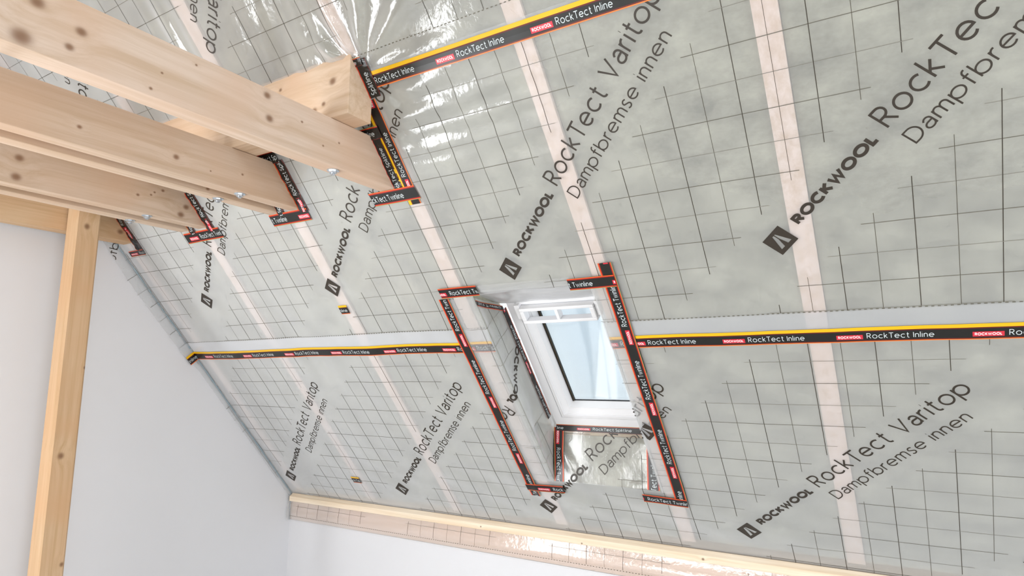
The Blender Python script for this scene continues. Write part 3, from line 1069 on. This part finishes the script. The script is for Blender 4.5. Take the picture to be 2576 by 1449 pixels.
mb = MB(); rows = []
for j in range(26):
    t = j / 25
    r = []
    for i in range(50):
        u = WU0 - .012 + (WU1 + .03 - WU0) * i / 49
        # rolls softly over the edge, then runs level to the frame
        if t < .3:
            a = t / .3; v = 1.10 + .045 * a; h = -.003 + .012 * a * a
        else:
            a = (t - .3) / .7; h = .009 + .171 * a; v = 1.145 + .167 * a
        wv = .006 * noise.noise(Vector((u * 7, t * 3, 1.2))) * (1 if t > .3 else .2)
        r.append(W(u, v, h) + Vector((0, 0, -wv)))
    rows.append(r)
mb.grid(rows, M_FILM2)
mb.build('window_lining_film', fix=False, smooth=True, label='creased film rolled over the upper edge of the roof window opening', cat='vapour barrier')


def lining_right(a, v, off=0.0):
    if a < 0:
        return W(WU1 - a, v, -H(WU1 - a, v) - .006 - off - .0015 * noise.noise(Vector((a * 10, v * 4, 3))))
    return W(WU1 + .004 + .016 * a / .178 - off, v, a)


mb = MB(); rows = []
for j in range(80):
    t = j / 79
    rows.append([lining_right(a, vt(a) * (1 - t) + vb(a) * t) for a in (-.095, -.08, -.06, -.04, -.02, -.008, .0, .01, .04, .08, .12, .16, .185)])
mb.grid(rows, M_FILM2)
lr = lambda u, v, off: lining_right(WU1 - u, v, off)
insr = lambda u, v: WU1 + .001 < u < WU1 + .094 and WV0 < v < WV1
print_block(mb, (-.990, 1.885), (R2 * .94, -R2 * 1.06), (-R2 * 1.06, -R2 * .94), lr, .0012, lambda u, v: insr(u, v) and abs(v - 1.885) < .09)
for vv in (1.30, 1.40, 1.50, 1.62, 1.72, 2.05, 2.15):
    u = WU1
    while u < WU1 + .09:
        q = [(u, vv - .0009), (u + .01, vv - .0009), (u + .01, vv + .0009), (u, vv + .0009)]
        mb.quad([lr(p[0], p[1], .0012) for p in q], M_INKG); u += .01
mb.build('window_lining_film', fix=False, smooth=True, label='film strip lapped along the right edge of the roof window, square dark mark on it', cat='vapour barrier')


# ------------------------------------------------------------------ adhesive tapes
TT = {'inline': layout('RockTect Inline', .115, .15, .40), 'twin': layout('RockTect Twinline', .125, .14, .36), 'split': layout('RockTect Splitline', .125, .13, .34)}
LAB = layout('ROCKWOOL', .27, .06)


def tape(kind, org, d, length, smap, label, width=.059, phase=0.0, off=.0045, clipb=None, yellow_top=True, parent=None, group=None, wob=.0, skew=(0, 0), name='adhesive_tape', crumple=0.0):
    """strip from org along unit vector d (sheet coords); b runs across towards the letter tops"""
    nb = (d[1], -d[0])
    mb = MB()
    b0, b1 = clipb or (0.0, 1.0)

    def m(a, b, o):
        bb = b * width
        w = wob * noise.noise(Vector((a * 3.1, org[0] * 3, org[1])))
        sk = skew[0] + (skew[1] - skew[0]) * b
        aa = a + sk
        u = org[0] + d[0] * aa + nb[0] * (bb + w); v = org[1] + d[1] * aa + nb[1] * (bb + w)
        cr = crumple * (noise.noise(Vector((a * 38, b * 2.2, org[0]))) + .6 * noise.noise(Vector((a * 80, b * 4, org[1])))) if crumple else 0
        return smap(u, v, off + o + cr)
    if kind == 'inline':
        bands = [(0, .055, M_ORANGE), (.055, .12, M_DKRED), (.12, .70, M_BLACK), (.70, .775, M_DKRED), (.775, 1.0, M_YELLOW)]
        tb0, cap, tl, per, lab0, lw, ww = .23, .38, .183, .3675, -.088, .077, M_SILVER
    elif kind == 'twin':
        bands = [(0, .035, M_GREEN), (.035, .11, M_RED), (.11, .16, M_DKRED), (.16, .84, M_BLACK), (.84, .89, M_DKRED), (.89, .965, M_RED), (.965, 1.0, M_ORANGE)]
        tb0, cap, tl, per, lab0, lw, ww = .26, .44, .20, .3675, -.088, .070, M_SILVER
    else:
        bands = [(0, .06, M_DKRED), (.06, .88, M_BLACK), (.88, .96, M_RED), (.96, 1.0, M_GREEN)]
        tb0, cap, tl, per, lab0, lw, ww = .27, .42, .20, .36, -.085, .072, M_SILVER
    step = .006 if crumple else .0125
    na = max(2, int(length / step))
    for (p, q, mt) in bands:
        p, q = max(p, b0), min(q, b1)
        if q - p < .002: continue
        nbk = max(1, int((q - p) * width / .012))
        rows = [[m(length * i / na, p + (q - p) * j / nbk, 0) for i in range(na + 1)] for j in range(nbk + 1)]
        mb.grid(rows, mt)
    st, tot = TT['inline' if kind == 'inline' else 'twin' if kind == 'twin' else 'split']
    k0 = int(math.floor((0 - phase) / per)) - 1

    def put(strokes, f, o, mat):
        for q in ribbons(strokes, f, .01):
            ca = sum(p[0] for p in q) / 4; cb = sum(p[1] for p in q) / 4
            if not (0.001 < ca < length - .001 and b0 < cb < b1): continue
            mb.quad([m(p[0], p[1], o) for p in q], mat)
    k = k0
    while phase + k * per < length + .1:
        a0 = phase + k * per
        put(st, lambda x, y: (a0 + x * tl / tot, tb0 + y * cap), .0009, ww)
        # red label
        l0, l1 = max(0.0, a0 + lab0), min(length, a0 + lab0 + lw)
        if l1 > l0:
            nn = max(1, int((l1 - l0) / .012))
            bb0, bb1 = max(b0, tb0 - .03), min(b1, tb0 + cap * .72)
            if bb1 > bb0:
                for i in range(nn):
                    s, e = l0 + (l1 - l0) * i / nn, l0 + (l1 - l0) * (i + 1) / nn
                    mb.quad([m(s, bb0, .0006), m(e, bb0, .0006), m(e, bb1, .0006), m(s, bb1, .0006)], M_LABEL)
        put(LAB[0], lambda x, y: (a0 + lab0 + .005 + x * (lw - .010) / LAB[1], tb0 + .035 + y * cap * .50), .0012, M_LABW)
        k += 1
    return mb.build(name, fix=False, label=label, cat='tape', group=group)


ROOF = FM
def T_(kind, u0, u1, vbot, **kw):   # horizontal tape, b upwards
    return tape(kind, (u0, vbot), (1, 0), u1 - u0, ROOF, **kw)
def TU(kind, uright, vbot, vtop, **kw):  # running up the slope, letter tops to the left
    return tape(kind, (uright, vbot), (0, -1), vbot - vtop, ROOF, **kw)


# long joint tapes
T_('inline', -1.60, U_END, .2385, label='long yellow, black and orange joint tape running right from the purlin end', phase=-1.204 + 1.60 - .3675 - .002, group='long joint tapes')
T_('inline', -.905, U_END, 1.444, label='long yellow edged black joint tape running right from the roof window', phase=-.861 + .905, wob=.004, group='long joint tapes')
T_('inline', UG - .062, -1.716, 1.446, label='long yellow edged black joint tape between the gable wall and the roof window', phase=.2425, wob=.006, group='long joint tapes')
for (a, b, s) in ((-1.70, WU0 - .006, 'left'), (WU1 + .006, -.93, 'right')):
    T_('inline', a, b, 1.445, label='joint tape end showing faintly through the film strip %s of the roof window' % s, phase=.04, off=.0028)
# down beside the nearest tie
TU('inline', -1.608, .700, .272, label='yellow edged joint tape running down the slope from purlin end beside nearest tie', phase=.118, wob=.005, off=.004)
# round the ties
T_('twin', -1.846, -1.604, .680, label='red edged black tape under the foot of the nearest tie beam', phase=-.04 + .01, off=.0062, skew=(.006, -.002), group='tapes at the tie feet')
T_('twin', -2.478, -2.222, .684, label='red edged black tape under the foot of the second tie', phase=-.095, off=.0062, group='tapes at the tie feet')
T_('twin', -3.157, -2.868, .690, label='red edged black tape under the foot of the third tie', phase=.12, off=.0062, group='tapes at the tie feet')
T_('twin', -3.735, -3.585, .705, label='short worn tape end at the foot of the beam nearest the gable wall', phase=.10, off=.0062, width=.035, group='tapes at the tie feet')
cl = (0.0, 1.0)
TU('split', -1.662, .640, .385, label='crumpled black tape with red edge along the foot face of the nearest tie beam', width=.046, phase=-.01, off=.005, crumple=.0035, group='crumpled tapes beside the ties')
T_('split', -1.745, -1.648, .415, label='crumpled tape piece over the top of the nearest tie beam', width=.050, phase=-.13, off=.009, crumple=.004, group='crumpled tapes beside the ties')
TU('split', -2.214, .640, .395, label='crumpled black tape with red edge beside the second tie', width=.062, phase=.08, off=.005, crumple=.0045, group='crumpled tapes beside the ties')
T_('split', -2.50, -2.235, .405, label='black tape piece over the top of the second tie, below the purlin', width=.055, phase=.12, off=.006, crumple=.002, group='crumpled tapes beside the ties')
TU('split', -2.370, .640, .52, label='small crumpled tape in the slot between the planks of the second tie', width=.046, phase=-.1, off=.006, crumple=.003, group='crumpled tapes beside the ties')
TU('split', -2.895, .645, .43, label='crumpled black tape with red edge beside the third tie', width=.062, phase=.08, off=.005, crumple=.0045, group='crumpled tapes beside the ties')
TU('split', -3.052, .645, .54, label='small crumpled tape in the slot between the planks of the third tie', width=.048, phase=-.1, off=.006, crumple=.003, group='crumpled tapes beside the ties')
TU('split', -3.585, .675, .43, label='crumpled black tape beside the beam nearest the gable wall', width=.062, phase=-.2, off=.005, crumple=.0045, group='crumpled tapes beside the ties')
# at the purlin end
TU('split', -1.572, .268, .128, label='black tape with silver lettering wrapped along the sawn purlin end', width=.056, phase=-.108, off=.0065, crumple=.002)
T_('split', -1.655, -1.590, .150, label='small red edged tape tab on top of the purlin end', width=.030, phase=.2, off=.008, crumple=.002)
# round the roof window
T_('twin', -1.722, -1.524, 1.146, label='short horizontal tape at the upper left corner of the roof window', width=.050, phase=.053, off=.0105, skew=(.003, 0), group='tapes round the roof window')
T_('twin', -1.101, -.910, 1.154, label='short horizontal tape at the upper right corner of the roof window', width=.051, phase=.010 - .11, off=.0105, skew=(.0, .0), group='tapes round the roof window')
tape('twin', (-1.680, 2.375), (-.0066, -1), 1.225, ROOF, 'long tape running down the slope left of the roof window', width=.055, phase=-.045, off=.0088, group='tapes round the roof window')
TU('twin', -.905, 2.292, 1.050, label='long tape running down the slope right of the roof window', width=.053, phase=-.145, off=.0088, group='tapes round the roof window')
tape('twin', (-1.739, 2.333), (1, -.012), .215, ROOF, 'short horizontal tape at the lower left corner of the roof window', width=.047, phase=.155, off=.011, group='tapes round the roof window')
tape('twin', (-1.112, 2.327), (1, .045), .205, ROOF, 'short horizontal tape at the lower right corner of the roof window', width=.049, phase=.022, off=.011, group='tapes round the roof window')
# small patches on a film rafter
T_('inline', -2.362, -2.306, 1.190, label='small patch of joint tape on the third rafter, upper one', width=.050, phase=-.135, group='small tape patches')
T_('inline', -3.058, -2.988, 2.443, label='small patch of joint tape on the second rafter, lower one near the batten', width=.052, phase=-.03, group='small tape patches')
# inside the reveal: upright corner tapes on the sill lining
LBM = lambda a, s, off: lining_bottom(a, s, off)
tape('twin', (-1.563, .262), (0, -1), .262, lambda a, b, off: lining_bottom(-1.563 + (-1.563 - a), b, off), 'upright tape in the lower left corner of the roof window reveal', width=.052, phase=.10, off=.003, group='tapes in the reveal')
tape('twin', (-1.020, 0.0), (0, 1), .20, lambda a, b, off: lining_bottom(-1.020 - (a + 1.020), b, off), 'upright tape in the lower right corner of the roof window reveal', width=.060, phase=-.06, off=.003, group='tapes in the reveal')
tape('split', (-1.55, .240), (1, 0), .545, lambda a, b, off: lining_bottom(a, .245 + (.240 - b), off), 'dark tape along the lower edge of the white window frame', width=.032, phase=.20, off=.004, group='tapes in the reveal')
def left_edge(a, b, off):
    # a runs up the frame edge, b towards the frame
    v = a; hh = .150 + b
    return lining_left(min(hh, .186), v, off)
tape('split', (1.985, 0.0), (-1, 0), .655, lambda a, b, off: left_edge(a, -b if b < 0 else b, off), 'dark tape along the left edge of the white window frame', width=.034, phase=.005, off=.005, crumple=.0015, group='tapes in the reveal')
tape('twin', (0, 0), (1, 0), .165, lambda a, b, off: lining_left(a, vt(a) + .012 + (-b), .003 + off * .5), 'twisted tape running into the upper left corner of the roof window reveal', width=.030, phase=-.05, off=.003, crumple=.002, group='tapes in the reveal')

# sealant squeezed out along the gable wall
mb = MB(); prev = None; rows = []
for i in range(260):
    v = .40 + (VB - .40) * i / 259
    r = .0045 + .0035 * abs(noise.noise(Vector((v * 22, 3, 1)))) + .002 * noise.noise(Vector((v * 70, 1, 1)))
    c = W(UG - .004 + .006 * noise.noise(Vector((v * 8, 2, 2))), v, -.006)
    rows.append([c + X * (r * math.cos(t)) + N * (-r * math.sin(t)) for t in [k * math.pi * 2 / 8 for k in range(9)]])
mb.grid(rows, M_SEAL)
mb.build('sealant_bead', smooth=True, fix=False, label='uneven blue grey sealant bead in the corner of roof slope and gable wall', cat='sealant')
mb = MB(); rows = []
for i in range(20):
    z = -.76 - .175 * i / 19
    r = .004 + .002 * noise.noise(Vector((z * 60, 3, 1)))
    c = P3(GX + .012, KY - .010, z)
    rows.append([c + X * (r * math.cos(t)) + Vector((0, 1, 0)) * (r * math.sin(t)) for t in [k * math.pi * 2 / 8 for k in range(9)]])
mb.grid(rows, M_SEAL)
mb.build('sealant_bead', smooth=True, fix=False, label='short upright blue grey sealant bead in the corner of gable wall and wall plate', cat='sealant')
